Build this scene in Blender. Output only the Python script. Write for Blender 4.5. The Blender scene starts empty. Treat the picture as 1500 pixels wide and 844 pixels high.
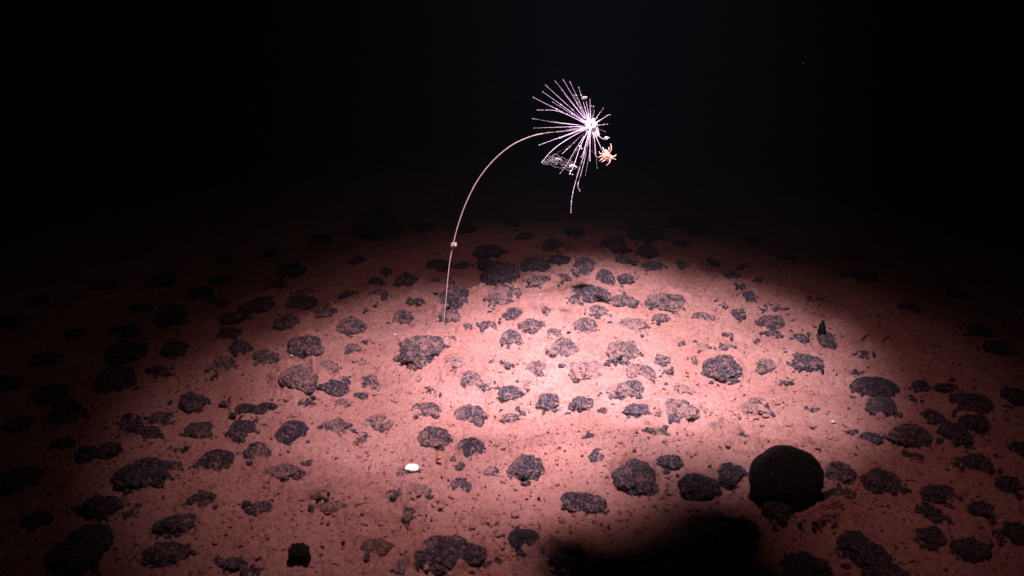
import bpy, bmesh, math, random
import numpy as np
from mathutils import Vector, Matrix

C = bpy.context.scene
COL = C.collection
R = math.radians
random.seed(7)
RNG = np.random.default_rng(7)

# ------------------------------------------------------------------ camera
CAM_H, PITCH, FPX = 0.8, 21.9, 1300.0
cam_d = bpy.data.cameras.new('camera')
cam = bpy.data.objects.new('camera', cam_d)
COL.objects.link(cam)
cam.location = (0, 0, CAM_H)
cam.rotation_euler = (R(90 - PITCH), 0, 0)
cam_d.sensor_width = 36
cam_d.lens = 36 * FPX / 1500
cam_d.dof.use_dof = True; cam_d.dof.focus_distance = 1.80; cam_d.dof.aperture_fstop = 5.0
cam_d.clip_start = 0.02
cam_d.clip_end = 500
C.camera = cam

# ------------------------------------------------------------------ world: black deep water
w = bpy.data.worlds.new('World')
C.world = w
w.use_nodes = True
bg = w.node_tree.nodes['Background']
bg.inputs[0].default_value = (0.35, 0.8, 1.0, 1)
bg.inputs[1].default_value = 0.0013

# ------------------------------------------------------------------ lamps of the vehicle overhead, and spots added beside them
LAMP = Vector((0.10, 0.90, 1.95))
def spot(name, loc, target, energy, color, size, blend, radius):
    d = bpy.data.lights.new(name, 'SPOT')
    d.energy = energy; d.color = color
    d.spot_size = R(size); d.spot_blend = blend; d.shadow_soft_size = radius
    o = bpy.data.objects.new(name, d)
    COL.objects.link(o)
    o.location = loc
    o.rotation_euler = (Vector(target) - Vector(loc)).to_track_quat('-Z', 'Y').to_euler()
    return o
spot('vehicle_and_added_spot', LAMP + Vector((-.010, 0, 0)), (-0.03, 1.50, 0), 280, (1.0, 0.84, 0.95), 28, 1.0, 0.036)
spot('vehicle_and_added_spot', LAMP + Vector((.010, 0, 0)), (0.25, 1.58, 0), 560, (1.0, 0.87, 0.95), 28.5, 1.0, 0.036)
spot('vehicle_and_added_spot', LAMP + Vector((-.015, 0, 0)), (-0.15, 1.32, 0), 105, (1.0, 0.74, 0.78), 31, 1.0, 0.035)  # spot added to stretch the pool of light left and nearer
spot('vehicle_and_added_spot', LAMP, (0.165, 1.68, .45), 130, (1.0, 0.88, 1.0), 11, 1.0, 0.03)  # narrow spot added to brighten the sponge head
spot('vehicle_flood_lamp', LAMP + Vector((0, 0.0, 0.03)), (0.13, 1.42, 0), 56, (1.0, 0.54, 0.53), 50, 1.0, 0.03)
spot('vehicle_flood_lamp', LAMP + Vector((0, -.02, 0.03)), (0.0, 1.45, 0), 5.0, (1.0, 0.52, 0.52), 80, 1.0, 0.03)

C.view_settings.view_transform = 'Standard'
C.view_settings.look = 'None'
C.view_settings.exposure = 0
C.view_settings.gamma = 1
C.render.resolution_x = 1024
C.render.resolution_y = 576

# ------------------------------------------------------------------ pixel <-> world
sp, cp = math.sin(R(PITCH)), math.cos(R(PITCH))
def ray(px, py):
    u, v = (px - 750) / FPX, (422 - py) / FPX
    return Vector((u, cp + v * sp, -sp + v * cp))
def on_ground(px, py, z=0.0):
    d = ray(px, py); t = (z - CAM_H) / d.z
    return Vector((d.x * t, d.y * t, z))
def at_depth(px, py, Y):
    d = ray(px, py); t = Y / d.y
    return Vector((d.x * t, Y, CAM_H + d.z * t))
def slant(p):                                   # view depth of a point
    return p.y * cp + (CAM_H - p.z) * sp

# ------------------------------------------------------------------ numpy noise
def _hash(ix, iy, iz, seed):
    h = (ix.astype(np.uint32) * np.uint32(374761393) + iy.astype(np.uint32) * np.uint32(668265263)
         + iz.astype(np.uint32) * np.uint32(2147483647 - 58) + np.uint32(seed * 974711 % 4294967291))
    h = (h ^ (h >> np.uint32(13))) * np.uint32(1274126177)
    h = h ^ (h >> np.uint32(16))
    return (h & np.uint32(0xffffff)).astype(np.float64) / 0xffffff
def n3(p, seed=0):
    p = p + 1000.0
    i = np.floor(p).astype(np.int64); f = p - i
    f = f * f * (3 - 2 * f)
    out = 0
    for dx in (0, 1):
        wx = f[:, 0] if dx else 1 - f[:, 0]
        for dy in (0, 1):
            wy = f[:, 1] if dy else 1 - f[:, 1]
            for dz in (0, 1):
                wz = f[:, 2] if dz else 1 - f[:, 2]
                out = out + wx * wy * wz * _hash(i[:, 0] + dx, i[:, 1] + dy, i[:, 2] + dz, seed)
    return out * 2 - 1
def n2(x, y, s, seed=0):
    x = x * s + 1000.0 + seed * 7.31; y = y * s + 1000.0 + seed * 3.17
    ix = np.floor(x).astype(np.int64); iy = np.floor(y).astype(np.int64)
    fx = x - ix; fy = y - iy
    fx = fx * fx * (3 - 2 * fx); fy = fy * fy * (3 - 2 * fy)
    z = np.zeros_like(ix) + seed
    a = _hash(ix, iy, z, seed); b = _hash(ix + 1, iy, z, seed)
    c = _hash(ix, iy + 1, z, seed); d = _hash(ix + 1, iy + 1, z, seed)
    return (a * (1 - fx) * (1 - fy) + b * fx * (1 - fy) + c * (1 - fx) * fy + d * fx * fy) * 2 - 1
def sstep(a, b, x):
    t = np.clip((x - a) / (b - a), 0, 1)
    return t * t * (3 - 2 * t)

# ------------------------------------------------------------------ material helpers
def mat(name):
    m = bpy.data.materials.new(name); m.use_nodes = True
    nt = m.node_tree
    return m, nt, nt.nodes['Principled BSDF'], nt.links
def node(nt, t, **kw):
    n = nt.nodes.new(t)
    for k, v in kw.items(): setattr(n, k, v)
    return n
def noise(nt, vec, scale, detail=4, rough=0.6):
    n = node(nt, 'ShaderNodeTexNoise')
    n.inputs['Scale'].default_value = scale; n.inputs['Detail'].default_value = detail
    n.inputs['Roughness'].default_value = rough
    if vec: nt.links.new(vec, n.inputs['Vector'])
    return n.outputs['Fac']
def ramp(nt, fac, stops):
    n = node(nt, 'ShaderNodeValToRGB')
    e = n.color_ramp.elements
    while len(e) < len(stops): e.new(0.5)
    for el, (p, c) in zip(e, stops):
        el.position = p; el.color = (c[0], c[1], c[2], 1) if not isinstance(c, (int, float)) else (c, c, c, 1)
    nt.links.new(fac, n.inputs[0])
    return n.outputs[0]
def mix(nt, fac, a, b, mode='MIX'):
    n = node(nt, 'ShaderNodeMix', data_type='RGBA', blend_type=mode)
    for s, v in ((0, fac), (6, a), (7, b)):
        if isinstance(v, (int, float)): n.inputs[s].default_value = v
        elif isinstance(v, tuple): n.inputs[s].default_value = (*v, 1)
        else: nt.links.new(v, n.inputs[s])
    return n.outputs[2]
def math_(nt, op, a, b=0.0, clamp=False):
    n = node(nt, 'ShaderNodeMath', operation=op, use_clamp=clamp)
    for i, v in enumerate((a, b)):
        if isinstance(v, (int, float)): n.inputs[i].default_value = v
        else: nt.links.new(v, n.inputs[i])
    return n.outputs[0]
def bump(nt, h, strength, dist, normal=None):
    n = node(nt, 'ShaderNodeBump')
    n.inputs['Strength'].default_value = strength; n.inputs['Distance'].default_value = dist
    nt.links.new(h, n.inputs['Height'])
    if normal: nt.links.new(normal, n.inputs['Normal'])
    return n.outputs[0]

SED = (0.50, 0.245, 0.222)
def sediment_colour(nt, v):
    a = noise(nt, v, 9, 5, .6)
    c = ramp(nt, a, [(.3, (0.43, 0.19, 0.165)), (.55, SED), (.75, (0.57, 0.29, 0.265))])
    s = noise(nt, v, 120, 6, .75)                       # dark red crumbs in the ooze
    c = mix(nt, ramp(nt, s, [(.56, 0.0), (.64, .9)]), c, (0.31, 0.10, 0.08))
    s2 = noise(nt, v, 260, 3, .7)
    c = mix(nt, ramp(nt, s2, [(.58, 0.0), (.68, .85)]), c, (0.20, 0.06, 0.05))
    s3 = noise(nt, v, 420, 2, .5)
    c = mix(nt, ramp(nt, s3, [(.68, 0.0), (.76, .6)]), c, (0.72, 0.50, 0.46))
    return c

def make_sediment():
    m, nt, b, L = mat('sediment')
    tc = node(nt, 'ShaderNodeTexCoord').outputs['Object']
    L.new(sediment_colour(nt, tc), b.inputs['Base Color'])
    b.inputs['Roughness'].default_value = .95
    b.inputs['Specular IOR Level'].default_value = .15
    h = math_(nt, 'ADD', noise(nt, tc, 120, 6, .7), math_(nt, 'MULTIPLY', noise(nt, tc, 420, 4, .7), .45))
    L.new(bump(nt, h, 1.0, .009), b.inputs['Normal'])
    return m

def make_nodule_mat(name, dark, light, rough=.5, lump=95):
    m, nt, b, L = mat(name)
    tc = node(nt, 'ShaderNodeTexCoord').outputs['Object']
    at = node(nt, 'ShaderNodeAttribute', attribute_name='dust').outputs['Fac']
    v = node(nt, 'ShaderNodeTexVoronoi', feature='SMOOTH_F1')
    v.inputs['Scale'].default_value = lump; v.inputs['Smoothness'].default_value = .35
    wn = noise(nt, tc, 60, 3, .6)
    wv = node(nt, 'ShaderNodeVectorMath', operation='SCALE'); 
    cmb = node(nt, 'ShaderNodeVectorMath', operation='ADD')
    nz = node(nt, 'ShaderNodeTexNoise'); nz.inputs['Scale'].default_value = 70; L.new(tc, nz.inputs['Vector'])
    L.new(nz.outputs['Color'], wv.inputs[0]); wv.inputs['Scale'].default_value = .02
    L.new(tc, cmb.inputs[0]); L.new(wv.outputs[0], cmb.inputs[1]); L.new(cmb.outputs[0], v.inputs['Vector'])
    fine = noise(nt, tc, 240, 6, .75)
    mid = tuple((p + q) * .5 for p, q in zip(dark, light)); pale = (light[0] * 2.0, light[1] * 1.9, light[2] * 1.85)
    col = ramp(nt, noise(nt, tc, 170, 6, .8), [(.40, tuple(q * .5 for q in dark)), (.48, dark), (.57, light), (.66, pale)])  # crevice shade is put into the crust colour as near-black
    # ooze settled in the hollows between the knobs, and on the dusty faces
    patch = math_(nt, 'MULTIPLY', math_(nt, 'SUBTRACT', noise(nt, tc, 60, 4, .65), .5), 2.4)
    fl = ramp(nt, noise(nt, tc, 330, 3, .6), [(.57, 0.0), (.66, .65)])
    col = mix(nt, fl, col, (light[0] * 4.6, light[1] * 4.3, light[2] * 4.3))  # pale flecks: lilac dust grains, with glints painted in as colour
    f = math_(nt, 'ADD', at, math_(nt, 'MULTIPLY', math_(nt, 'SUBTRACT', fine, .5), 3.6))
    f = math_(nt, 'ADD', f, patch)
    f = math_(nt, 'ADD', f, math_(nt, 'MULTIPLY', math_(nt, 'SUBTRACT', v.outputs['Distance'], .35), .9))
    f = ramp(nt, f, [(.44, 0.0), (.80, .92)])
    L.new(mix(nt, f, col, mix(nt, .30, sediment_colour(nt, tc), (0.44, 0.27, 0.30))), b.inputs['Base Color'])
    L.new(math_(nt, 'ADD', math_(nt, 'MULTIPLY', f, .4), rough, True), b.inputs['Roughness'])
    b.inputs['Specular IOR Level'].default_value = .55
    hh = math_(nt, 'ADD', math_(nt, 'MULTIPLY', v.outputs['Distance'], -.9), math_(nt, 'MULTIPLY', fine, 1.1))
    hh = math_(nt, 'ADD', hh, math_(nt, 'MULTIPLY', f, .25))
    L.new(bump(nt, hh, 1.0, .011), b.inputs['Normal'])
    return m

M = {}
M['sediment'] = make_sediment()
M['nodule'] = make_nodule_mat('manganese_crust', (0.040, 0.030, 0.043), (0.125, 0.095, 0.135), .5)
M['smooth'] = make_nodule_mat('smooth_manganese_crust', (0.032, 0.024, 0.036), (0.060, 0.046, 0.070), .42, 60)
M['ball'] = make_nodule_mat('shade_black_crust', (0.008, 0.006, 0.006), (0.018, 0.012, 0.012), .7)  # dark crust, blackened further to stand in for shade on the ball
M['rust'] = make_nodule_mat('rusty_ooze_crust', (0.13, 0.045, 0.035), (0.22, 0.08, 0.06), .8)

def plain(name, col, rough=.6, var=.25, scale=120, sss=0.0, alpha=None, spec=.4):
    m, nt, b, L = mat(name)
    tc = node(nt, 'ShaderNodeTexCoord').outputs['Object']
    d = tuple(c * (1 - var) for c in col)
    n = noise(nt, tc, scale, 4, .65)
    L.new(ramp(nt, n, [(.35, d), (.6, col)]), b.inputs['Base Color'])
    b.inputs['Roughness'].default_value = rough
    b.inputs['Specular IOR Level'].default_value = spec
    if sss:
        b.inputs['Subsurface Weight'].default_value = sss
        b.inputs['Subsurface Radius'].default_value = (.01, .008, .008)
        b.inputs['Subsurface Scale'].default_value = .3
    L.new(bump(nt, n, .4, .001), b.inputs['Normal'])
    if alpha:
        L.new(ramp(nt, noise(nt, tc, 160, 5, .8), alpha), b.inputs['Alpha'])
    return m
M['sponge'] = plain('sponge_tissue', (0.93, 0.90, 0.95), .5, .08, 200, .25)
M['ray'] = plain('sponge_filament_tissue', (0.64, 0.50, 0.68), .45, .25, 90)
M['stalk'] = plain('sponge_stalk_tissue', (0.68, 0.49, 0.51), .5, .25, 60)
M['web'] = plain('slime_veil', (0.26, 0.22, 0.25), .5, .3, 150)
M['crab'] = plain('orange_shell', (0.72, 0.38, 0.31), .4, .4, 260)
M['pale'] = plain('pale_shell', (0.62, 0.47, 0.46), .45, .35, 200)
M['white'] = plain('white_shell', (0.95, 0.88, 0.92), .5, .1, 90, .2)
M['orange'] = plain('orange_pebble_skin', (0.42, 0.14, 0.08), .5, .3, 200)
M['black'] = plain('black_crusted_rock', (0.012, 0.009, 0.009), .85, .5, 90, spec=.15)
M['metal'] = plain('black_painted_metal', (0.03, 0.03, 0.032), .5, .2, 20)
M['twig'] = plain('brown_worm_tube', (0.20, 0.07, 0.06), .8, .4, 200)

# ------------------------------------------------------------------ object helpers
def mesh_np(name, V, F, m, smooth=True):
    me = bpy.data.meshes.new(name)
    V = np.asarray(V, dtype=np.float32); F = np.asarray(F, dtype=np.int32)
    n, k = F.shape
    me.vertices.add(len(V)); me.vertices.foreach_set('co', V.ravel())
    me.loops.add(n * k); me.loops.foreach_set('vertex_index', F.ravel())
    me.polygons.add(n)
    me.polygons.foreach_set('loop_start', np.arange(0, n * k, k, dtype=np.int32))
    me.polygons.foreach_set('loop_total', np.full(n, k, dtype=np.int32))
    me.polygons.foreach_set('use_smooth', np.full(n, smooth, dtype=bool))
    me.materials.append(m)
    me.update(calc_edges=True); me.validate()
    return me
def link(name, me, parent=None, loc=(0, 0, 0)):
    o = bpy.data.objects.new(name, me); COL.objects.link(o)
    o.location = loc
    if parent: o.parent = parent
    return o
def empty(name, loc):
    o = bpy.data.objects.new(name, None); COL.objects.link(o)
    o.location = loc; o.empty_display_size = .02
    return o
def tag(o, label, cat, group=None):
    o['label'] = label; o['category'] = cat
    if group: o['group'] = group
    return o

_ico = {}
def ico(sub):
    if sub not in _ico:
        b = bmesh.new(); bmesh.ops.create_icosphere(b, subdivisions=sub, radius=1)
        b.verts.ensure_lookup_table()
        V = np.array([v.co[:] for v in b.verts]); F = np.array([[v.index for v in f.verts] for f in b.faces])
        b.free(); _ico[sub] = (V / np.linalg.norm(V, axis=1)[:, None], F)
    return _ico[sub]

# ------------------------------------------------------------------ the nodules, measured in the photograph
# x, y (centre), w, h, cover 0..1, yaw, kind ; then optional own label and how others refer to it
N = [
 (427,394,44,18,.1),(549,415,24,17,.1),(557,432,26,16,.3),(512,432,32,13,.3),(597,412,38,24,.2),(442,444,44,28,.2),
 (448,428,36,14,.6),(378,447,52,26,.3),(479,458,44,28,.45),(424,474,46,24,.3),(512,481,46,31,.4),
 (448,506,54,33,.35),(472,490,26,12,.7),(518,510,28,17,.4),(526,531,24,8,.7),(390,527,44,34,.35),
 (438,553,58,44,.55,0,'n','broad lilac-grey nodule thickly dusted pink, left of two merged dusty lumps','the broad lilac-grey nodule'),
 (478,541,40,26,.65),(407,550,24,18,.5,0,'r'),(491,569,36,26,.1),(505,559,18,11,.1),
 (540,562,40,30,.6),(530,580,12,10,.1),(502,590,26,16,.4),
 (372,597,70,30,.08,0,'h','smooth dark heart-shaped nodule with a notch in its upper edge','the heart-shaped nodule'),
 (590,466,34,42,.4,60,'n','upright grey nodule leaning right, just left of the sponge stalk','the upright leaning nodule'),
 (614,441,16,9,.2),(601,442,12,8,.2),
 (667,436,48,32,.2,0,'n','round dark nodule right behind the lower sponge stalk','the round nodule behind the stalk'),
 (657,461,38,28,.6),(646,410,40,18,.5),
 (620,510,78,44,.42,8,'n','large long dark nodule at the foot of the tall sponge stalk','the large nodule at the sponge foot'),
 (656,497,26,13,.55),(666,531,42,20,.65),(686,480,22,14,.5),(715,479,28,20,.4),
 (690,556,38,26,.5),(711,567,24,14,.2),(714,530,8,18,.4,0,'r'),(743,533,12,18,.5),
 (623,600,44,28,.4),
 (687,611,48,35,.35,0,'n','round speckled dark nodule with a crest, centre of the foreground slope','the round speckled nodule'),
 (748,611,34,14,.45),(553,617,48,21,.6),(492,625,40,25,.45),
 (716,369,38,20,.1),(732,402,58,36,.05,0,'n','large bare dark nodule among the back row, right of the stalk','the large dark back-row nodule'),
 (716,386,38,15,.15),(782,389,40,25,.05),(812,362,34,24,.15),(823,379,38,14,.1),(792,413,44,22,.4),(823,407,28,13,.3),
 (735,434,56,38,.58,0,'n','big rounded nodule veined with pink ooze below the dark back row','the pink-veined nodule'),
 (858,399,36,24,.35),(885,405,32,32,.3),(855,385,34,16,.2),
 (865,431,54,31,.2,0,'n','dark ridge-backed nodule in the bright centre below the feathery sponge head','the ridge-backed nodule'),
 (912,440,46,18,.35),(877,456,32,18,.45),(842,441,20,12,.6),
 (979,442,70,29,.45,-5,'n','long twin-humped dusty nodule on the right upper edge of the bright patch','the long twin-humped nodule'),
 (968,465,38,14,.5),(1030,462,32,15,.55),(1060,447,20,10,.3),(1083,460,25,22,.35),(917,406,26,13,.3),(959,388,32,13,.3),
 (1071,405,24,15,.05),(1095,435,22,18,.1),(751,462,32,22,.35),(777,478,38,24,.35),
 (748,497,36,30,.42),(814,487,30,17,.55),
 (824,512,46,34,.5,0,'n','silvery grey rough nodule in the brightest part of the sediment','the silvery rough nodule'),
 (857,477,34,22,.45),(921,476,50,24,.62),
 (912,517,58,37,.42,0,'n','large lobed dark nodule with pink clefts, centre of the bright patch','the large lobed nodule'),
 (969,528,28,18,.35),(976,544,16,10,.6),(788,541,34,26,.45),(772,563,26,26,.65),(860,540,58,32,.78),
 (939,549,44,33,.6),(926,573,50,32,.38),(897,575,28,20,.7),(740,576,46,29,.15),(805,588,40,29,.3),
 (854,593,38,24,.2),(936,601,38,20,.15),(882,602,10,8,.2),
 (990,597,60,34,.6,0,'n','wide pink-crusted boulder-like nodule at the lower right of the bright patch','the wide pink-crusted nodule'),
 (985,609,40,22,.3),(1000,570,48,15,.75),
 (1060,541,56,41,.22,-15,'n','tall knobbly bluish nodule cluster on the right of the bright patch','the knobbly bluish nodule'),
 (1072,557,22,14,.2),(1064,508,22,12,.45),(1027,508,28,14,.75),(1067,491,10,10,.4),(1100,597,34,18,.7),
 (1138,453,26,8,.2),(1130,470,42,21,.4),(1132,489,26,13,.3),(1173,496,24,15,.2),
 (1210,497,38,22,.3,0,'n','dark nodule carrying the upright black spike','the nodule under the black spike'),
 (1105,501,12,12,.5),(1267,519,24,12,.15),(1121,535,42,22,.6),(1182,530,52,27,.25),(1257,547,20,6,.2),
 (1281,567,70,39,.02,0,'s','large smooth oval purple-black nodule at the right edge of the light','the smooth oval nodule'),
 (1292,598,44,34,.28,0,'n','jagged nodule with a pink cap touching the smooth oval one from below','the jagged pink-capped nodule'),
 (1348,567,28,20,.05),(1340,587,20,8,.2),(1393,568,46,12,.15),(1420,592,62,32,.1),(1368,612,38,23,.15),(1427,620,40,30,.1),
 (1337,637,62,36,.25,0,'n','wide dim nodule with a dented top in the right half-shade','the wide dented nodule'),
 (1397,638,54,37,.1),(1275,642,38,19,.2),(1243,634,20,7,.3),(1108,586,24,10,.7),(1122,606,16,9,.5),(1047,627,36,20,.7),
 (1078,638,30,14,.2),(1494,660,36,34,.05),(1481,582,40,30,.1),(1427,680,48,30,.1),(1433,485,36,22,.1),(1460,511,38,20,.1),
 (1070,697,50,36,.2),(1228,694,48,40,.4,0,'n','arched nodule with a bluish rim hugging the right of the black ball','the bluish-rimmed arched nodule'),
 (1231,724,40,22,.4),(1290,706,58,34,.3),(1310,716,26,20,.2),(1378,724,54,32,.15),(1356,749,28,18,.1),
 (1137,747,44,37,.2,0,'n','small rugged nodule leaning on the front of the big black ball','the rugged nodule before the ball'),
 (1222,763,56,20,.55,0,'r','flat reddish loaf-shaped lump on bare sediment right of the black ball','the reddish loaf-shaped lump'),
 (1194,746,18,14,.6,0,'r'),(1211,726,18,13,.1),(1076,780,64,52,.1,0,'n','big dark nodule at the right end of the foreground shadow','the big shadowed nodule'),
 (1253,799,60,46,.1,0,'n','large blackish nodule low on the right, below the reddish loaf','the large blackish nodule low right'),
 (1280,815,50,32,.1),(1361,788,48,36,.15),(1175,832,78,44,.1),
 (1024,713,54,42,.1),(1300,840,62,26,.1),(636,643,50,42,.4),
 (690,656,44,40,.15,40,'s','smooth violet-grey nodule tilted up to the right in the middle foreground','the smooth violet-grey nodule'),
 (772,685,52,38,.28,25,'n','rugged dark nodule standing alone on the smooth foreground sediment','the lone rugged nodule'),
 (718,690,18,17,.7),(674,683,16,9,.4),(671,712,28,22,.35),(875,669,24,15,.4),(961,632,26,14,.55),
 (932,698,66,46,.25,-25,'n','long dark nodule at the upper fringe of the foreground shadow','the long nodule at the shadow fringe'),
 (980,675,44,19,.25),(857,736,68,38,.25,0,'n','wide bushy dark nodule just above the black foreground shadow','the bushy nodule above the shadow'),
 (765,789,50,36,.05,25,'s','smooth slab-sided dark nodule touching the left tip of the shadow','the slab-sided nodule'),
 (787,811,46,26,.5),
 (655,812,108,52,.2,0,'n','largest dark domed nodule at the bottom edge, crumbs piled on its front','the largest domed nodule'),
 (718,828,22,14,.2),(736,774,22,12,.7,0,'r'),(830,815,50,40,.2),(612,717,42,24,.7),(282,591,42,33,.15),(292,630,44,29,.2),
 (353,632,42,34,.12),(382,624,22,10,.5),
 (429,634,54,45,.25,30,'s','egg-shaped nodule tilted up to the right with a pink mottled face','the egg-shaped mottled nodule'),
 (530,644,24,12,.5),(375,664,38,31,.45),
 (315,675,54,38,.12,20,'s','smooth peaked nodule with a flat base in the left half-light','the smooth peaked nodule'),
 (408,691,68,34,.5,18,'n','long low crumbly nodule rising to the right, left foreground','the long crumbly nodule'),
 (296,732,50,25,.15,15,'s'),(380,743,34,20,.3,30),(217,636,34,26,.1),
 (206,698,72,44,.03,0,'n','large black nodule with a lower wing on its right, dim left foreground','the large winged black nodule'),
 (246,688,40,28,.2),(262,768,62,34,.25),(549,803,52,32,.35,0,'r'),
 (470,722,34,12,.6,20,'r'),(484,742,52,13,.65,15,'r'),(584,724,28,14,.5),(582,752,46,22,.6),(585,695,16,12,.5),(590,830,30,22,.6),(553,718,18,10,.5),
 (236,411,46,24,.1),(327,411,36,16,.1),(296,428,40,18,.1),(316,446,30,18,.1),(345,464,48,18,.2),
 (253,466,48,34,.1,0,'n','big round dim nodule in the left darkness above the smaller oval one','the big round dim nodule'),
 (338,488,34,20,.15),(354,511,36,24,.15),(330,540,48,34,.45),(257,514,42,30,.05),(232,545,28,24,.15),(110,490,32,18,.05),
 (182,485,46,20,.05),(189,515,60,34,.05),(171,557,60,42,.05,0,'n','large drooping black nodule near the left edge of the light','the drooping black nodule'),
 (205,454,42,16,.1),(14,562,40,44,.05),(74,577,54,30,.1),
 (102,603,52,36,.05,0,'n','oval black nodule at the far left in deep gloom','the oval nodule in the left gloom'),
 (236,612,44,18,.4),(190,622,34,22,.3),(66,525,40,20,.1),(128,665,34,28,.05),(160,657,38,22,.2),(26,700,66,34,.1),
 (150,743,66,32,.05,0,'n','low spreading black nodule beside a small bluish one, lower left','the low spreading black nodule'),
 (194,751,18,12,.1),(95,649,38,16,.2),
 (120,802,94,62,.05,15,'n','huge black nodule in the bottom left corner','the huge bottom-left nodule'),
 (248,808,66,30,.25),(366,839,26,14,.2),(340,823,40,14,.4),(408,419,32,14,.2),(525,381,26,12,.2),(565,398,18,12,.2),
 (645,389,38,18,.1),(677,388,24,9,.1),(622,336,34,18,.1),(897,361,44,25,.1),(747,328,30,14,.1),(769,346,26,12,.1),(687,337,30,14,.1),
 (949,368,36,20,.2),(943,345,54,25,.1,0,'n','wide dark nodule at the dim back, right of the feathery head','the wide nodule at the dim back'),
 (990,326,40,20,.1),(1018,336,48,24,.1),(994,356,30,10,.2),(911,382,36,14,.3),(998,388,20,13,.2),(1047,385,16,8,.2),
 (1087,392,18,10,.2),(1109,411,18,9,.2),(1086,421,16,6,.2),(1242,403,24,13,.1),(1262,405,36,16,.1),
 (1440,745,42,24,.15),(1420,805,54,32,.1),(1478,710,40,28,.1),(1486,780,44,30,.1),(1334,668,24,12,.3),(1380,760,26,14,.2),
 (20,470,40,20,.1),(60,440,40,16,.1),(150,420,40,16,.1),(400,370,30,12,.1),(470,350,34,14,.1),(330,380,30,12,.1),(1150,380,30,12,.1),
 (1200,440,22,9,.2),(1330,450,30,12,.1),(1400,430,34,14,.1),(1100,350,30,12,.1),(840,340,34,14,.1),(540,455,14,7,.4),(800,455,12,7,.5),
 (940,492,12,6,.6),(1020,530,14,8,.5),(1150,560,16,7,.5),(1190,600,18,8,.5),(640,575,20,9,.8),(450,590,18,8,.6),(860,640,14,6,.7),
 (1120,455,14,7,.4),(1000,505,14,6,.7),(330,590,16,8,.4),(450,680,16,8,.6),(260,660,20,9,.3),(60,760,40,20,.1),(30,620,40,20,.1),
]

# extra relief: churned, burrowed patches
CHURN = [(1110,640,110,34,1.0),(1190,660,60,22,.9),(480,730,80,30,.8),(590,750,60,44,1.0),(655,825,90,30,1.0),(690,548,60,26,.8),
         (790,815,70,30,.8),(430,600,40,14,.4),(1080,600,60,18,.5),(740,775,40,16,.7),(1215,750,60,16,.5),(560,560,50,16,.4),(760,640,60,14,.3)]

# ------------------------------------------------------------------ seabed as one displaced sheet
SWELL = []
for (cx, cy, rx, ry, am) in [(900,655,230,38,.022),(1090,668,90,26,.014),(690,535,95,30,.020),(600,760,90,36,.016),(480,735,70,20,.010),(985,590,60,26,.014),(430,560,60,24,.010)]:
    q_ = on_ground(cx, cy)
    SWELL.append((q_.x, q_.y, rx * slant(q_) / FPX, (on_ground(cx, cy - ry).y - on_ground(cx, cy + ry).y) / 2, am))
def base_height(x, y):
    h = .022 * n2(x, y, 1.1, 3) + .014 * n2(x, y, 3.1, 4) + .0085 * n2(x, y, 8, 5) + .003 * n2(x, y, 17, 15)
    for (cx, cy, wx, wy, am) in SWELL:
        h = h + am * np.exp(-((x - cx) / wx) ** 2 - ((y - cy) / wy) ** 2)
    return h
def fine_height(x, y):
    h = .0012 * (1 - np.abs(n2(x, y, 26, 6)) * 2) + .0024 * n2(x, y, 48, 7)
    h += .0020 * (1 - 2 * np.abs(n2(x, y, 85, 8))) + .0019 * n2(x, y, 170, 9)
    return h

def place(nd):
    px, py, pw, ph = nd[:4]
    g = on_ground(px, py + ph * .12)
    for _ in range(3):
        z = float(base_height(np.array([g.x]), np.array([g.y]))[0])
        g = on_ground(px, py + ph * .12, z)
    s = slant(g)
    a = pw / 2 * s / FPX
    th = math.asin(min(.95, (CAM_H - g.z) / (g - cam.location).length))
    hh = ph * s / FPX
    b = min(a, hh * .8 / math.sin(th) * .5) * random.uniform(.88, 1.08)
    sb = b * math.sin(th)
    q = max(hh - sb, .4 * hh)
    c = math.sqrt(max(q * q - sb * sb, (.28 * a) ** 2)) / math.cos(th)
    c = min(c, a * 1.05) * .86
    a *= .96
    return g, a, b, c
PL = [place(n) for n in N]

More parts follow.
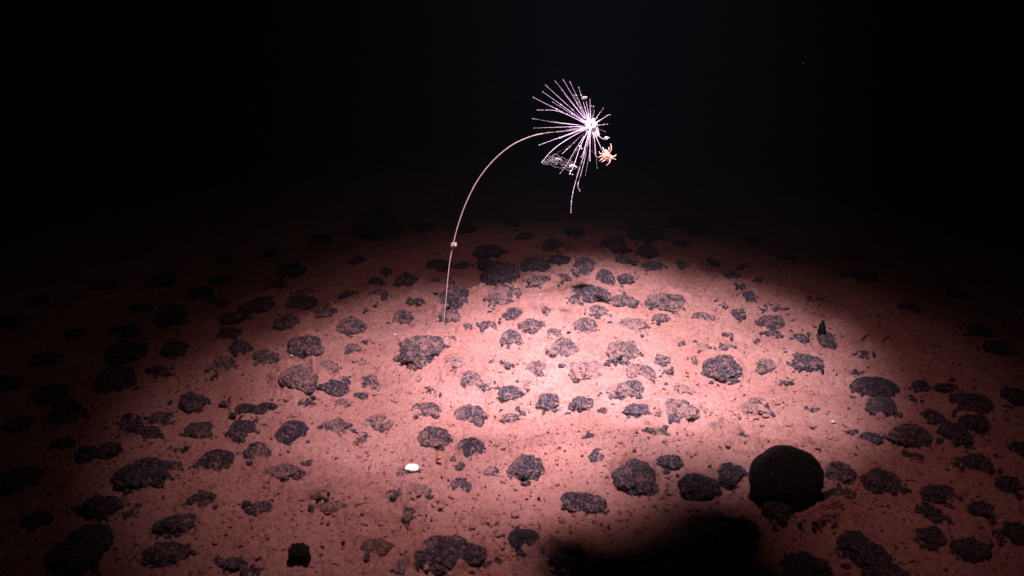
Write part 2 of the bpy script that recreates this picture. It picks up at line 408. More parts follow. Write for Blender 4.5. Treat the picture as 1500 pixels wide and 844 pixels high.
def seabed():
    dense = np.linspace(-1, 1, 900)
    side = np.array([1.08, 1.2, 1.4, 1.8, 2.6, 4, 8, 20])
    t = np.concatenate([-side[::-1], dense, side])
    # rows even in the view from 0.8 m to 4 m, then wider and wider
    inv = np.linspace(1 / .80, 1 / 3.6, 760)
    rows = 1 / inv
    rows = np.concatenate([[-30, -8, -2, 0, .4, .65, .74], rows, np.geomspace(3.66, 9, 50), [12, 18, 30, 60, 150]])
    Y, T = np.meshgrid(rows, t, indexing='ij')
    X = T * (np.clip(Y, .7, 1e9) * .68 + .12)
    x = X.ravel(); y = Y.ravel()
    near = (y > .6) & (y < 9) & (np.abs(T.ravel()) < 2)
    z = np.zeros_like(x)
    xn, yn = x[near], y[near]
    zn = base_height(xn, yn)
    churn = np.full_like(xn, 0.0)
    for (cx, cy, rx, ry, am) in CHURN:
        g = on_ground(cx, cy); s = slant(g)
        wx = rx * s / FPX
        wy = (on_ground(cx, cy - ry).y - on_ground(cx, cy + ry).y) / 2
        churn = np.maximum(churn, am * np.exp(-(((xn - g.x) / wx) ** 2 + ((yn - g.y) / wy) ** 2)))
    rough = .55 + .5 * sstep(-.4, .5, n2(xn, yn, 4.0, 21))
    zn += fine_height(xn, yn) * rough * 1.25
    cl = 1 - 2.2 * np.abs(n2(xn, yn, 38, 31)); c2 = n2(xn, yn, 62, 33)
    zn += churn * (.011 * cl + .009 * c2 + .004 * n2(xn, yn, 120, 35))
    clot = sstep(-.1, .7, n2(xn, yn, 6.5, 60))
    zn += clot * (.0030 * n2(xn, yn, 52, 61) + .0026 * (1 - 2 * np.abs(n2(xn, yn, 75, 62))))
    # burrow pits
    pit = sstep(.62, .86, n2(xn, yn, 20, 40))
    zn -= pit * .006
    lump = sstep(.55, .9, n2(xn, yn, 34, 41)); zn += lump * .0055
    # sediment banked round each nodule
    wob = n2(xn, yn, 45, 50) + .7 * n2(xn, yn, 110, 51)
    wob2 = n2(xn, yn, 24, 52)
    order = np.argsort(yn, kind='stable'); ys = yn[order]
    for nd, (g, a, b, c) in zip(N, PL):
        i0, i1 = np.searchsorted(ys, [g.y - 2.3 * b, g.y + 2.6 * b])
        idx = order[i0:i1]
        dx = (xn[idx] - g.x) / a; dy = (yn[idx] - g.y) / b
        m = (np.abs(dx) < 2.6)
        idx = idx[m]; dx = dx[m]; dy = dy[m]
        d = np.sqrt(dx * dx + dy * dy) + .20 * wob[idx]
        dust = nd[4]
        bank = np.exp(-((d - .92) / .40) ** 2) * (.17 + .46 * dust) * c * (1 + .9 * wob2[idx]) * (1 + .55 * np.tanh(dy * 1.5))
        moat = np.exp(-((d - 1.12) / .16) ** 2) * .10 * c * (dy < 0.2)
        zn[idx] += bank - moat
    z[near] = zn
    nr, nc = Y.shape
    i = np.arange(nr - 1)[:, None] * nc + np.arange(nc - 1)[None, :]
    F = np.stack([i, i + 1, i + nc + 1, i + nc], -1).reshape(-1, 4)
    me = mesh_np('seabed', np.stack([x, y, z], 1), F, M['sediment'])
    o = link('seabed', me); o['kind'] = 'structure'
    return o
bed = seabed()

# ------------------------------------------------------------------ nodule meshes
MATK = {'n': 'nodule', 's': 'smooth', 'h': 'smooth', 'r': 'rust', 'b': 'ball'}
def nodule_mesh(k, a, b, c, dust, kind, yaw, sub, seed):
    D, F = ico(sub)
    off = np.array([seed * 3.7, seed * 1.9, seed * 5.3])
    lum = 1.0 if kind in 'nr' else .45
    rg = random.Random(seed)
    r = 1 + (.20 if kind in 'nr' else .11) * n3(D * 1.5 + off, seed)
    r += lum * .13 * n3(D * 3.1 + off, seed + 1)
    bil = 1 - 2 * np.abs(n3(D * 5.5 + off, seed + 2))
    r += lum * .085 * bil
    bil2 = 1 - 2 * np.abs(n3(D * 11 + off, seed + 3))
    r += lum * .060 * bil2
    r += lum * .070 * n3(D * 21 + off, seed + 4)
    if sub >= 5: r += lum * .040 * n3(D * 42 + off, seed + 5)
    if kind == 'h':
        rr = 0
        for c0, q in ((np.array([-.40, 0, -.12]), .62), (np.array([.50, .05, .10]), .50)):
            bb = D @ c0; disc = bb * bb - (c0 @ c0 - q * q)
            rr = np.maximum(rr, np.where(disc > 0, bb + np.sqrt(np.maximum(disc, 0)), 0))
        r = np.maximum(rr, .34) * (r * .5 + .5)
    P = D * r[:, None]
    # flatten the underside
    P[:, 2] = np.where(P[:, 2] < -.45, -.45 + (P[:, 2] + .45) * .4, P[:, 2])
    P = P * np.array([a, b, c * (1.25 if kind == 'h' else 1)])
    an = R(-yaw) * .9 if yaw else R(rg.uniform(-14, 14))
    # tilt about the viewing direction (Y) for leaning ones
    ca, sa = math.cos(an * (.55 if yaw else .25)), math.sin(an * (.55 if yaw else .25))
    P = P @ np.array([[ca, 0, -sa], [0, 1, 0], [sa, 0, ca]])
    me = mesh_np('nodule', P, F, M[MATK[kind]])
    up = D[:, 2]
    dn = n3(D * 2.2 + off + 9, seed + 6) * .55 + n3(D * 5.2 + off, seed + 7) * .35
    hollow = -(bil * .22 + bil2 * .15)
    v = (dust - .27) * 1.15 + .40 * up + dn * .62 + hollow
    v = .02 + .5 * sstep(-.35, .75, v) * (1.5 if dust > .3 else 1.15) + (.2 if dust > .6 else 0) - (.2 if dust < .12 else 0)
    v = v + .30 * sstep(.15, -.15, up + .25 * n3(D * 6 + off, seed + 8)) * sstep(-.3, .5, n3(D * 3 + off, seed + 9)) * (dust > .12)
    at = me.attributes.new('dust', 'FLOAT', 'POINT')
    at.data.foreach_set('value', np.clip(v, 0, 1).astype(np.float32))
    return me

LMK = [(n[0], n[1], n[8]) for n in N if len(n) > 8]
LMK += [(1150, 700, 'the big black ball'), (439, 812, 'the upright black block'), (604, 688, 'the bright white speck'), (556, 332, 'the far black boulder')]
def auto_label(nd):
    x, y, wd, h, dust = nd[:5]; kind = nd[6] if len(nd) > 6 else 'n'
    best = min(LMK, key=lambda q: math.hypot(x - q[0], (y - q[1]) * 1.5))
    dx, dy = x - best[0], y - best[1]
    an = math.degrees(math.atan2(-dy * 1.3, dx)) % 360
    dr = ['right of', 'above and right of', 'above', 'above and left of', 'left of', 'below and left of', 'below', 'below and right of'][int(((an + 22.5) % 360) // 45)]
    rel = wd * 600 / (y + 100)
    size = 'tiny' if rel < 17 else 'small' if rel < 31 else 'middling' if rel < 45 else 'large'
    cov = 'dark' if dust < .25 else 'lightly dusted' if dust < .5 else 'pink-dusted'
    if kind == 'r': cov = 'reddish'
    shp = 'flat' if h / wd < .45 else 'round' if h / wd > .7 else 'oval'
    noun = 'lump' if kind == 'r' else 'nodule'
    return (f'{size} {shp} {cov} {noun} {dr} {best[2]}', math.hypot(dx, dy))
labels = {}
byl = {}
for i, nd in enumerate(N):
    if len(nd) > 7: labels[i] = nd[7]
    else:
        l, d = auto_label(nd); byl.setdefault(l, []).append((d, i))
for l, v in byl.items():
    v.sort()
    if len(v) == 1: labels[v[0][1]] = l
    else:
        for k, (d, i) in enumerate(v):
            labels[i] = ['nearest', 'second-nearest', 'third-nearest', 'fourth-nearest', 'fifth-nearest'][k] + ' ' + l

for i, (nd, (g, a, b, c)) in enumerate(zip(N, PL)):
    kind = nd[6] if len(nd) > 6 else 'n'; yaw = nd[5] if len(nd) > 5 else 0
    me = nodule_mesh(i, a, b, c, nd[4], kind, yaw, 5 if nd[2] > 36 else 4, i + 11)
    o = link('manganese_nodule' if kind != 'r' else 'sediment_lump', me, None, g - Vector((0, 0, c * (.06 + .26 * nd[4]))))
    tag(o, labels[i], 'nodule' if kind != 'r' else 'lump', 'dark nodules strewn over the seabed' if kind != 'r' else 'reddish crusted lumps on the seabed')

# ---- the big black ball
def ground_z(px, py):
    g = on_ground(px, py)
    for _ in range(3):
        z = float(base_height(np.array([g.x]), np.array([g.y]))[0]); g = on_ground(px, py, z)
    return g
g = ground_z(1150, 734)
s = slant(g); ra = 53 * s / FPX
D, F = ico(6)
r = 1 + .055 * n3(D * 2.0 + 4.4, 501) + .022 * (1 - 2 * np.abs(n3(D * 7 + 3, 502))) + .008 * n3(D * 22, 503)
P = D * r[:, None] * np.array([ra * .98, ra * .8, ra * .93])
me = mesh_np('ball', P, F, M['ball'])
at = me.attributes.new('dust', 'FLOAT', 'POINT')
low = sstep(.55, .95, -D[:, 2] * .8 + .35 * n3(D * 3 + 8, 505) + .2)
at.data.foreach_set('value', (low * .45 - .3).astype(np.float32))
tag(link('black_ball_nodule', me, None, g + Vector((0, .012, ra * .58))), 'big round jet-black ball half sunk in the sediment, right foreground', 'nodule')

# ---- far black boulder
g = ground_z(556, 344); s = slant(g)
me = nodule_mesh(0, 30 * s / FPX, 26 * s / FPX, 34 * s / FPX, .05, 'n', 0, 5, 777)
tag(link('boulder', me, None, g), 'big blocky black boulder in the dim background left of the stalk', 'boulder')

# ---- upright black block
def rock_block(name, g, wx, wy, hz, seed, taper, m):
    D, F = ico(5)
    p = 4.0
    k = (np.abs(D) ** p).sum(1) ** (-1 / p)
    P = D * k[:, None]
    P *= (1 + .13 * n3(D * 2.4 + seed, seed) + .10 * n3(D * 7 + seed, seed + 1) + .05 * n3(D * 20, seed + 2))[:, None]
    tz = (P[:, 2] + 1) / 2
    sc = 1 - taper * tz
    P = np.stack([P[:, 0] * wx * sc, P[:, 1] * wy * sc, P[:, 2] * hz], 1)
    return link(name, mesh_np(name, P, F, m), None, g + Vector((0, 0, hz * .75)))
g = ground_z(439, 824); s = slant(g)
o = rock_block('black_block', g, 16 * s / FPX, 14 * s / FPX, 17 * s / FPX, 61, .2, M['black'])
tag(o, 'upright jet-black squarish block standing near the bottom edge, left of centre', 'rock')
# ---- spike on nodule
g = ground_z(1204, 496); s = slant(g)
D, F = ico(4)
tz = np.clip((D[:, 2] + 1) / 2, 0, 1)
P = D * (1 + .18 * n3(D * 4, 900))[:, None]
wr = (5.0 * (1 - tz) ** 1.2 + 3.0) * (1 + .25 * n3(D * 5 + 2, 901))
P = np.stack([P[:, 0] * wr * s / FPX * (1.05), P[:, 1] * wr * s / FPX, (P[:, 2] + 1) * 13.0 * s / FPX], 1)
P[:, 0] -= tz * 2 * s / FPX
tag(link('black_spike', mesh_np('black_spike', P, F, M['black']), None, g + Vector((-.001, 0, .004))),
    'thin upright black spike rising from a nodule on the right', 'spike')

# ---- small pebbles and specks
def pebble(px, py, wpx, hpx, m, name, label, cat, seed, dep=.9):
    g = ground_z(px, py); s = slant(g)
    D, F = ico(4)
    P = D * (1 + .16 * n3(D * 1.8 + seed, seed) + .05 * n3(D * 6, seed + 1))[:, None]
    k = s / FPX / 2
    P *= np.array([wpx * k, wpx * k * dep, hpx * k * 1.05])
    return tag(link(name, mesh_np(name, P, F, m), None, g + Vector((0, 0, .004 + hpx * k * .6))), label, cat)
pebble(604, 690, 20, 7, M['white'], 'white_shell', 'bright white rounded shell lying on the foreground sediment', 'shell', 5)
pebble(579, 494, 5, 4, M['pale'], 'white_shell', 'tiny white shell bit below the upright leaning nodule', 'shell', 6)
pebble(427, 525, 5, 4, M['pale'], 'white_shell', 'tiny white shell bit between two nodules left of centre', 'shell', 7)
pebble(644, 674, 9, 5, M['orange'], 'orange_pebble', 'small bright orange pebble beside a rugged foreground nodule', 'pebble', 8)
pebble(1219, 621, 7, 3, M['pale'], 'white_shell', 'tiny white shell bit on clear sediment, lower right of the light', 'shell', 9)

# ------------------------------------------------------------------ tubes
def tube(pts, rad, seg=8, cap=True):
    pts = [Vector(p) for p in pts]; n = len(pts)
    V = []; F = []
    ref = Vector((0.13, .95, .21)).normalized()
    for i, p in enumerate(pts):
        t = (pts[min(i + 1, n - 1)] - pts[max(i - 1, 0)]).normalized()
        a = t.cross(ref)
        if a.length < 1e-3: a = t.cross(Vector((1, 0, 0)))
        a.normalize(); b = t.cross(a)
        r = rad[i] if hasattr(rad, '__len__') else rad
        for k in range(seg):
            q = 2 * math.pi * k / seg
            V.append(p + a * (r * math.cos(q)) + b * (r * math.sin(q)))
    for i in range(n - 1):
        for k in range(seg):
            k2 = (k + 1) % seg
            F.append((i * seg + k, i * seg + k2, (i + 1) * seg + k2, (i + 1) * seg + k))
    V.append(pts[0]); V.append(pts[-1]); c0, c1 = len(V) - 2, len(V) - 1
    for k in range(seg):
        k2 = (k + 1) % seg
        F.append((c0, k2, k, k)); F.append((c1, (n - 1) * seg + k, (n - 1) * seg + k2, (n - 1) * seg + k2))
    return V, F
class MB:
    def __init__(s): s.V = []; s.F = []
    def add(s, V, F):
        o = len(s.V); s.V += [tuple(v) for v in V]; s.F += [tuple(i + o for i in f) for f in F]
    def tube(s, pts, rad, seg=8): s.add(*tube(pts, rad, seg))
    def blob(s, c, r, sub=2, sc=(1, 1, 1), seed=1, amp=.15):
        D, F = ico(sub)
        P = D * (1 + amp * n3(D * 2.3 + seed, seed))[:, None] * np.array(sc) * r + np.array(c[:])
        s.add(P, [(*f, f[2]) for f in F])
    def build(s, name, m, parent=None, origin=None):
        me = bpy.data.meshes.new(name)
        o0 = Vector(origin) if origin is not None else Vector((0, 0, 0))
        faces = [f if f[2] != f[3] else f[:3] for f in s.F]
        me.from_pydata([Vector(v) - o0 for v in s.V], [], faces)
        for p in me.polygons: p.use_smooth = True
        me.materials.append(m)
        return link(name, me, parent, o0 if parent is None else (0, 0, 0))

def catmull(P, n=8):
    P = [Vector(p) for p in P]; Q = [P[0] * 2 - P[1]] + P + [P[-1] * 2 - P[-2]]
    out = []
    for i in range(1, len(Q) - 2):
        a, b, c, d = Q[i - 1:i + 3]
        for k in range(n):
            t = k / n
            out.append(.5 * ((2 * b) + (c - a) * t + (2 * a - 5 * b + 4 * c - d) * t * t + (3 * b - a - 3 * c + d) * t ** 3))
    out.append(P[-1]); return out

# ------------------------------------------------------------------ the stalked sponge
foot = ground_z(648, 487); YF = foot.y
YH = YF - .03                                     # the head leans a little towards the viewer
PX = 1.0 * slant(at_depth(865, 186, YH)) / FPX     # metres per photograph pixel at the head
head = at_depth(865, 185, YH)
root = empty('stalked_sponge', foot)
tag(root, 'tall white stalked sponge, its thin arched stalk ending in a burst of rays', 'sponge')
def local(b, name, m):                             # build in world space, parent to the root
    o = b.build(name, m, root)
    o.data.transform(Matrix.Translation(-foot))
    return o
st = [(648,492),(651,462),(654,430),(658,390),(663,362),(671,330),(683,297),(700,264),(722,236),(748,214),(775,201),(800,195),(830,192),(858,188)]
pts = []
for i, (x, y) in enumerate(st):
    t = i / (len(st) - 1)
    pts.append(at_depth(x, y, YF + (YH - YF) * t + .012 * math.sin(t * 3)))
pts[0] = foot + Vector((0, 0, -.012))
cs = catmull(pts, 8)
b = MB(); rad = [(.00078 + .00042 * math.sin(min(1, i / len(cs)) * 2.6)) * (1 + .08 * math.sin(i * 2.3)) for i in range(len(cs))]
b.tube(cs, rad, 10)
local(b, 'stalk', M['stalk'])
b = MB(); b.blob(head, .0132, 4, (1, 1, 1.05), 3, .25)
b.blob(at_depth(872, 196, YH + .004), .008, 3, (1, 1, 1.2), 9, .3)
b.blob(at_depth(855, 189, YH), .0055, 3, (1.3, 1, .8), 10, .3)
local(b, 'sponge_body', M['sponge'])

def zp(X, Y): return 760 + X / 3.839, 100 + Y / 3.839
def filament(path, dys, r0=.00105, beads=(), tip=.7, hook=False, seed=0):
    rg = random.Random(seed)
    P = [head + Vector((0, 0, 0))]
    for (X, Y), dy in zip(path, dys):
        P.append(at_depth(*zp(X, Y), YH + dy))
    c = catmull(P, 9 if len(P) > 2 else 16)
    n = len(c)
    b = MB()
    tot = sum((c[i + 1] - c[i]).length for i in range(n - 1)); ln = [0]
    for i in range(n - 1): ln.append(ln[-1] + (c[i + 1] - c[i]).length)
    b.tube(c, [r0 * (1.25 - (1.25 - tip) * i / (n - 1) + 2.6 * math.exp(-(ln[i] / .017) ** 2)) * rg.uniform(.88, 1.12) for i in range(n)], 6)
    for t in beads:
        q = t * (n - 1); i = min(int(q), n - 2); p = c[i].lerp(c[i + 1], q - i)
        b.blob(p, r0 * rg.uniform(1.7, 2.4), 2, (1, 1, 1), rg.randint(1, 90), .3)
    b.blob(c[-1], r0 * 1.35, 2, (1, 1, 1), 4, .2)
    local(b, 'filament', M['ray'])
FIL = [
 ([(82,165)],[-.03],(.42,.6)),([(230,245),(105,235)],[-.01,-.02],(.35,.8)),([(250,215),(135,133)],[.0,.0],(.3,.55)),
 ([(150,95)],[.015],(.4,.95)),([(205,73)],[.03],(.38,.8)),([(250,66)],[.0],(.5,)),([(288,78)],[-.02],(.55,.7)),
 ([(337,108)],[.02],(.8,)),([(240,310),(78,284)],[.0,-.01],(.38,.6)),([(85,337)],[.03],(.35,)),([(115,432)],[-.03],(.28,.6)),
 ([(250,415),(175,475),(130,530)],[-.02,-.03,-.04],()),([(400,176)],[.05],(.4,)),([(420,215)],[-.06],(.3,)),([(380,190)],[.035],(.5,)),
 ([(408,213)],[-.03],()),([(475,226)],[-.02],()),([(470,285),(500,265),(514,262)],[0,.0,.0],()),([(498,315)],[.03],(.8,)),
 ([(485,357)],[.04],()),([(455,385),(485,400),(508,392)],[-.01,-.02,-.02],(.8,)),([(440,400),(472,470)],[-.01,-.03],()),
 ([(430,450),(440,562)],[.01,.02],(.7,)),([(425,400),(430,485)],[-.02,-.05],()),([(400,440),(375,603)],[.0,.01],(.5,)),
 ([(385,450),(348,600),(332,660),(345,692)],[-.01,-.01,-.02,-.02],(.5,.95)),
 ([(385,430),(330,600),(300,720),(293,812)],[-.02,-.03,-.04,-.05],(.45,.7,.83)),
 ([(330,440),(270,540),(232,592)],[.0,.0,.0],(.4,)),([(300,420),(200,490)],[.02,.04],(.6,)),([(310,420),(245,480)],[-.02,-.04],(.5,.8)),
 ([(350,430),(310,545),(288,590)],[-.03,-.05,-.06],(.6,.9)),([(340,440),(290,520)],[.03,.06],(.6,)),([(370,440),(340,550),(325,600)],[.03,.05,.06],(.5,)),
 ([(390,430),(360,560)],[.05,.08],(.4,)),([(400,420),(400,520)],[-.05,-.09],(.5,)),([(415,400),(415,470)],[.06,.1],()),
 ([(170,300)],[.05],(.6,)),([(190,190)],[-.05],(.5,)),([(260,150)],[.06],(.4,)),([(310,150)],[-.06],(.6,)),([(350,150)],[.07],(.6,)),
 ([(210,360)],[.05],(.5,)),([(230,395)],[-.06],(.6,)),([(440,280)],[-.06],()),([(455,250)],[.06],()),([(425,240)],[.07],()),
 ([(365,470),(350,500)],[-.05,-.07],()),([(270,345)],[.07],()),
]
for i, (path, dys, beads) in enumerate(FIL):
    filament(path, dys, .00063 if i < 14 else .00052, beads, .42, seed=i)
# veil of slime slung between the lower filaments
vc = [(130,530),(160,500),(200,492),(245,500),(290,520),(335,560),(325,572),(285,560),(240,556),(190,548),(150,538)]
nx = 26
top = catmull([at_depth(*zp(*q), YH - .035) for q in [(128,532),(165,495),(215,490),(270,512),(335,556)]], 7)
bot = catmull([at_depth(*zp(*q), YH - .045) for q in [(128,534),(165,543),(215,556),(270,570),(338,568)]], 7)
b = MB(); rg = random.Random(5)
def vp(u, v):
    q = u * (len(top) - 1); i = min(int(q), len(top) - 2)
    p = top[i].lerp(top[i + 1], q - i).lerp(bot[i].lerp(bot[i + 1], q - i), v)
    return p + Vector((0, .005 * math.sin(u * 17 + v * 3), .0012 * math.sin(u * 31 + v * 5)))
for v in (0, .3, .62, 1): b.tube([vp(k / 24, min(1, max(0, v + .05 * math.sin(k * .9 + v * 9)))) for k in range(25)], .00024 if v in (0, 1) else .00016, 5)
for k in range(46):
    u0, v0 = rg.random(), rg.random(); u1 = min(1, max(0, u0 + rg.uniform(-.22, .22))); v1 = 1 - v0
    b.tube([vp(u0 + (u1 - u0) * t / 5, v0 + (v1 - v0) * t / 5) for t in range(6)], rg.uniform(.00010, .00024), 5)
local(b, 'slime_veil', M['web'])
# slime clot hanging in it
b = MB()
for (X, Y, r) in [(290,550,.0022),(305,552,.0025),(320,556,.002),(296,566,.0013),(290,580,.0011),(288,595,.0014),(302,598,.0012),(215,508,.0018),(228,512,.0014),(345,440,.0022),(352,452,.0016)]:
    b.blob(at_depth(*zp(X, Y), YH - .045), r, 2, (1.2, 1, .8), int(X), .4)
local(b, 'slime_clot', M['ray'])

# ------------------------------------------------------------------ animals on the sponge (skinned bodies)
def skin_animal(name, joints, edges, radii, m, origin, label, cat, sub=2):
    me = bpy.data.meshes.new(name)
    me.from_pydata([Vector(j) - origin for j in joints], edges, [])
    me.materials.append(m)
    o = link(name, me, None, origin)
    sk = o.modifiers.new('skin', 'SKIN'); sk.use_smooth_shade = True
    sd = o.modifiers.new('subdivision', 'SUBSURF'); sd.levels = sub; sd.render_levels = sub
    for v, r in zip(me.skin_vertices[0].data, radii): v.radius = r if isinstance(r, tuple) else (r, r)
    me.skin_vertices[0].data[0].use_root = True
    tag(o, label, cat)
    # freeze into plain mesh data
    dg = bpy.context.evaluated_depsgraph_get(); ev = o.evaluated_get(dg)
    nm = bpy.data.meshes.new_from_object(ev); o.modifiers.clear(); o.data = nm
    for p in nm.polygons: p.use_smooth = True
    return o
YC = YH - .02
def zc(X, Y, dy=0): return at_depth(*zp(X, Y), YC + dy)
# orange long-legged crustacean: body joints then legs, in the zoomed coordinates
b = MB()
b.blob(zc(494,490), .0088, 4, (.92, .7, 1.05), 31, .2)
b.blob(zc(506,508), .0058, 3, (1.1, .8, .9), 32, .2)
b.blob(zc(484,470), .0045, 3, (1, .8, 1), 33, .2)
for leg in [[(505,480),(520,458),(517,424)],[(508,488),(532,498),(549,486)],[(508,498),(530,508),(546,514)],[(505,508),(512,528),(492,548)],
            [(482,502),(462,514),(452,524)],[(476,492),(462,496),(443,504)],[(480,476),(478,462),(472,444)],[(482,482),(462,482),(450,470)],
            [(498,470),(508,456),(503,444)],[(490,512),(476,522),(462,528)]]:
    P = [zc(*leg[0]), zc(leg[1][0], leg[1][1], -.004), zc(leg[2][0], leg[2][1], -.001)]
    cs = catmull([zc(494,490)] + P, 5)
    b.tube(cs, [.0019 - .0011 * k / len(cs) for k in range(len(cs))], 8)
o = b.build('crustacean', M['crab'], None, zc(494,490))
rm = o.modifiers.new('remesh', 'REMESH'); rm.mode = 'VOXEL'; rm.voxel_size = .00045; rm.use_smooth_shade = True
ev = o.evaluated_get(bpy.context.evaluated_depsgraph_get())
nm = bpy.data.meshes.new_from_object(ev); o.modifiers.clear(); o.data = nm
for p in nm.polygons: p.use_smooth = True
if not nm.materials: nm.materials.append(M['crab'])
tag(o, 'orange spidery crustacean clinging below the right side of the sponge head', 'crustacean')
# pale amphipods
def amphipod(cx, cy, ang, L, m, label, Y0):
    ca, sa = math.cos(ang), math.sin(ang)
    def q(u, v, dy=0): return at_depth(cx + (u * ca - v * sa) * L, cy - (u * sa + v * ca) * L, Y0 + dy)
    J = [q(0, .12), q(-.3, .08), q(-.5, -.1), q(.3, .08), q(.5, -.08), q(.75, .02), q(-.62, -.3)]
    E = [(0,1),(1,2),(0,3),(3,4),(4,5),(2,6)]; k = PX * L
    Rr = [.20*k,.18*k,.1*k,.18*k,.13*k,.04*k,.05*k]
    for u in (-.25, 0, .22, .38):
        J.append(q(u, -.2, -.0005)); Rr.append(.05 * k); E.append((0 if abs(u) < .1 else (1 if u < 0 else 3), len(J) - 1))
        J.append(q(u - .12, -.42, -.0005)); Rr.append(.035 * k); E.append((len(J) - 2, len(J) - 1))
    skin_animal('amphipod', J, E, Rr, m, q(0, .12), label, 'amphipod')
amphipod(856, 143, .2, 6.5, M['pale'], 'pale humped amphipod perched on an upper filament of the sponge', YH + .01)
amphipod(888, 202, .1, 6.5, M['web'] if False else M['pale'], 'small dull amphipod on the short filament above the orange crustacean', YH - .02)
amphipod(838, 243, .1, 7, M['pale'], 'pale amphipod hanging beneath the slime veil under the sponge head', YH - .048)
# polyp cluster on the stalk
g = at_depth(665, 358, YF - .002)
b = MB()
b.blob(g, .0042, 3, (1, 1, .8), 2, .35)
for k in range(9):
    an = k * .7
    v = Vector((math.cos(an), -.5 + .4 * math.sin(k * 2.1), math.sin(an) * .8))
    b.blob(g + v * .0038, .0019, 2, (1, 1, 1), k, .3)
    b.tube([g + v * .003, g + v * .0058, g + v * .0072 + Vector((0, 0, .001))], [.0008, .0007, .0004], 6)
tag(b.build('polyp_cluster', M['pale'], None, g), 'little cream knot of polyps gripping the lower stalk of the sponge', 'polyp')

# twigs / worm tubes on the sediment
def worm(px0, py0, px1, py1, r, label):
    a = ground_z(px0, py0); c = ground_z(px1, py1); m_ = (a + c) / 2 + Vector((0, .004, .006))
    b = MB(); cs = catmull([a + Vector((0,0,.004)), m_, c + Vector((0,0,.003))], 6); b.tube(cs, [r * random.uniform(.8, 1.1) for _ in cs], 7)
    tag(b.build('worm_tube', M['twig'], None, a), label, 'worm tube', 'thin brown worm tubes on the sediment')
worm(533,502,549,505,.0012,'thin brown worm tube lying right of the middling nodules, left of the sponge foot')
worm(1292,504,1302,496,.0016,'short thick worm tube on the dim sediment right of the black spike')
worm(1262,500,1274,492,.0014,'short worm tube slanting up between the spike and the thicker tube')
worm(876,396,879,416,.0008,'thin pale thread standing against the back-row nodule below the sponge head')

# ------------------------------------------------------------------ crumbs (stuff)
def gz(x, y):
    return base_height(x, y) + fine_height(x, y) * .8
def crumbs(name, n, smin, smax, m, seed, zones=None, near_nod=False, sub=1, flat=.7):
    rg = np.random.default_rng(seed)
    D, F = ico(sub)
    if near_nod:
        k = rg.integers(0, len(PL), n)
        an = rg.uniform(0, 2 * np.pi, n); rr = rg.normal(1.15, .22, n)
        gx = np.array([PL[i][0].x + PL[i][1] * rr[j] * math.cos(an[j]) for j, i in enumerate(k)])
        gy = np.array([PL[i][0].y + PL[i][2] * rr[j] * math.sin(an[j]) for j, i in enumerate(k)])
    elif zones:
        zi = rg.integers(0, len(zones), n)
        gx = np.empty(n); gy = np.empty(n)
        for j in range(n):
            cx, cy, rx, ry, am = zones[zi[j]]
            p = on_ground(cx + rg.normal() * rx * .55, cy + rg.normal() * ry * .6); gx[j] = p.x; gy[j] = p.y
    else:
        px = rg.uniform(-60, 1560, n); py = rg.uniform(330, 880, n)
        u = (px - 750) / FPX; v = (422 - py) / FPX
        t = -CAM_H / (-sp + v * cp); gx = u * t; gy = (cp + v * sp) * t
    s = smin + (smax - smin) * rg.random(n) ** 3
    z = gz(gx, gy) + s * .25 + .0015
    sc = rg.uniform(.6, 1.3, (n, 3)) * np.array([1, 1, flat])
    jit = 1 + (.95 if sub == 1 else .6) * (rg.random((n, len(D))) - .5)
    P = D[None] * jit[:, :, None] * (s[:, None] * sc)[:, None, :] + np.stack([gx, gy, z], 1)[:, None, :]
    FF = F[None] + (np.arange(n) * len(D))[:, None, None]
    o = link(name, mesh_np(name, P.reshape(-1, 3), FF.reshape(-1, 3), m))
    o['kind'] = 'stuff'
    return o
crumbs('sediment_crumbs', 14000, .0006, .0036, M['sediment'], 1, sub=1, flat=.55)
crumbs('sediment_clods', 1200, .0012, .0058, M['sediment'], 2, CHURN, sub=2, flat=.6)
crumbs('rusty_grains', 2600, .0006, .0030, M['rust'], 3)
crumbs('nodule_fragments', 4200, .0007, .0070, M['nodule'], 4, near_nod=True)
crumbs('shell_grit', 330, .0005, .0011, M['white'], 5)

# ------------------------------------------------------------------ unseen arm-like shadow caster, added above the view to darken the foreground
def over(px, py, z):                               # the point at height z on the line from the lamp to the ground seen there
    g = on_ground(px, py); t = (LAMP.z - z) / LAMP.z
    return LAMP.lerp(g, t)
arm = empty('arm_shadow_caster', over(960, 860, 1.12))
tag(arm, 'added unseen shadow caster above the seabed, shaped like a black jointed arm', 'sampling arm')
org = Vector(arm.location)
def caster_part(b, name):
    o = b.build(name, M['metal'], arm); o.data.transform(Matrix.Translation(-org)); return o
b = MB(); b.tube([over(1000, 1010, 1.12), over(1010, 945, 1.12), over(1010, 905, 1.13)], [.085, .070, .040], 20); caster_part(b, 'caster_forearm')
b = MB()
for (px_, py_, z_, r_, sx) in [(985,845,1.12,.042,1.4),(1065,852,1.15,.036,1.1),(890,838,1.14,.026,1.7),(930,795,1.25,.017,1.9),(845,802,1.2,.018,1.7),(1110,900,1.2,.04,1.2),(1045,812,1.3,.018,1.3),(870,880,1.15,.03,1.3)]:
    b.blob(over(px_, py_, z_), r_, 4, (sx, .62, .7), int(px_), .28)
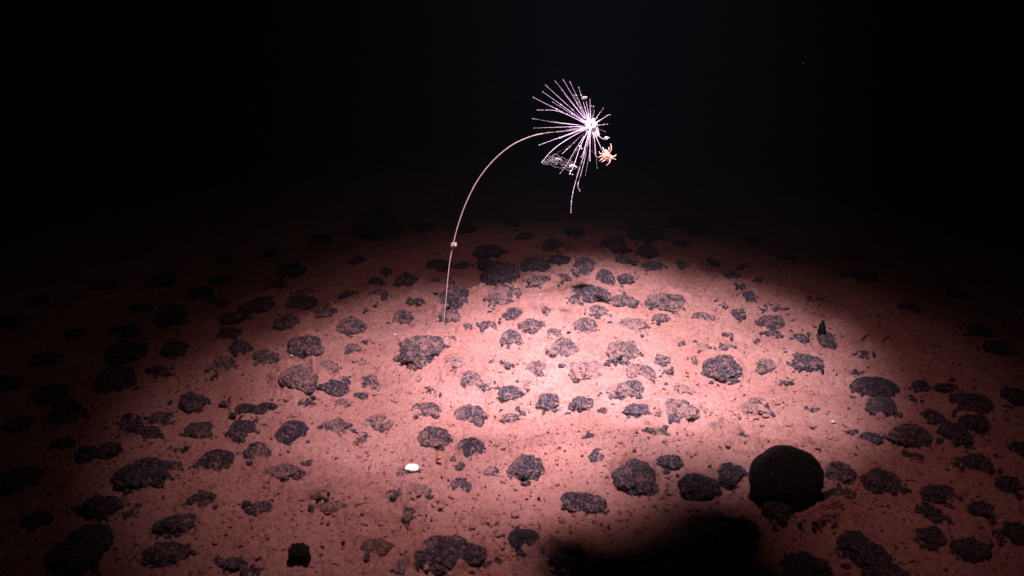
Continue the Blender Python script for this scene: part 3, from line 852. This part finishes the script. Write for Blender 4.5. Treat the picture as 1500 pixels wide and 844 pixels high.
caster_part(b, 'caster_wrist')  # lumps shaped only for the dark core of the cast shadow
b = MB(); b.tube([over(920, 835, 1.25), over(850, 812, 1.25), over(790, 800, 1.25)], [.020, .013, .006], 12); caster_part(b, 'caster_finger')
b = MB(); b.tube([over(1050, 800, 1.55), over(1020, 735, 1.6), over(950, 688, 1.6)], [.026, .026, .013], 12); caster_part(b, 'caster_finger')
b = MB(); b.tube([over(1100, 830, 1.55), over(1090, 760, 1.6), over(1055, 695, 1.6)], [.024, .024, .012], 12); caster_part(b, 'caster_finger')  # fingers added to half-shade the ground beyond the dark core
b = MB(); b.tube(catmull([over(620, 668, 1.4), over(740, 630, 1.4), over(850, 622, 1.4), over(940, 640, 1.4), over(1050, 700, 1.38)]), .0060, 8); caster_part(b, 'caster_hose')  # thin tube added to cast a faint dark band
# drifting particles in the water
rg = np.random.default_rng(77); D, F = ico(1); n = 60
c_ = np.array([at_depth(rg.uniform(-50, 1550), rg.uniform(20, 700), rg.uniform(.7, 2.2))[:] for _ in range(n)])
P = D[None] * (1 + .4 * (rg.random((n, len(D), 1)) - .5)) * (rg.uniform(.00012, .00030, n))[:, None, None] + c_[:, None, :]
o = link('marine_snow', mesh_np('marine_snow', P.reshape(-1, 3), (F[None] + (np.arange(n) * len(D))[:, None, None]).reshape(-1, 3), M['pale'])); o['kind'] = 'stuff'
# the water's own thin veil
b = bmesh.new(); bmesh.ops.create_cube(b, size=1)
me = bpy.data.meshes.new('haze'); b.to_mesh(me); b.free()
m = bpy.data.materials.new('water_haze'); m.use_nodes = True; nt = m.node_tree; nt.nodes.clear()
out = nt.nodes.new('ShaderNodeOutputMaterial'); pv = nt.nodes.new('ShaderNodeVolumePrincipled')
pv.inputs['Color'].default_value = (.55, .75, .9, 1); pv.inputs['Density'].default_value = .0035
nt.links.new(pv.outputs[0], out.inputs['Volume']); me.materials.append(m)
o = link('haze', me, None, (0, 59, -1 + 2)); o.scale = (500, 250, 7.0); o['kind'] = 'stuff'
print('nodules', len(N), 'labels unique', len(set(labels.values())))
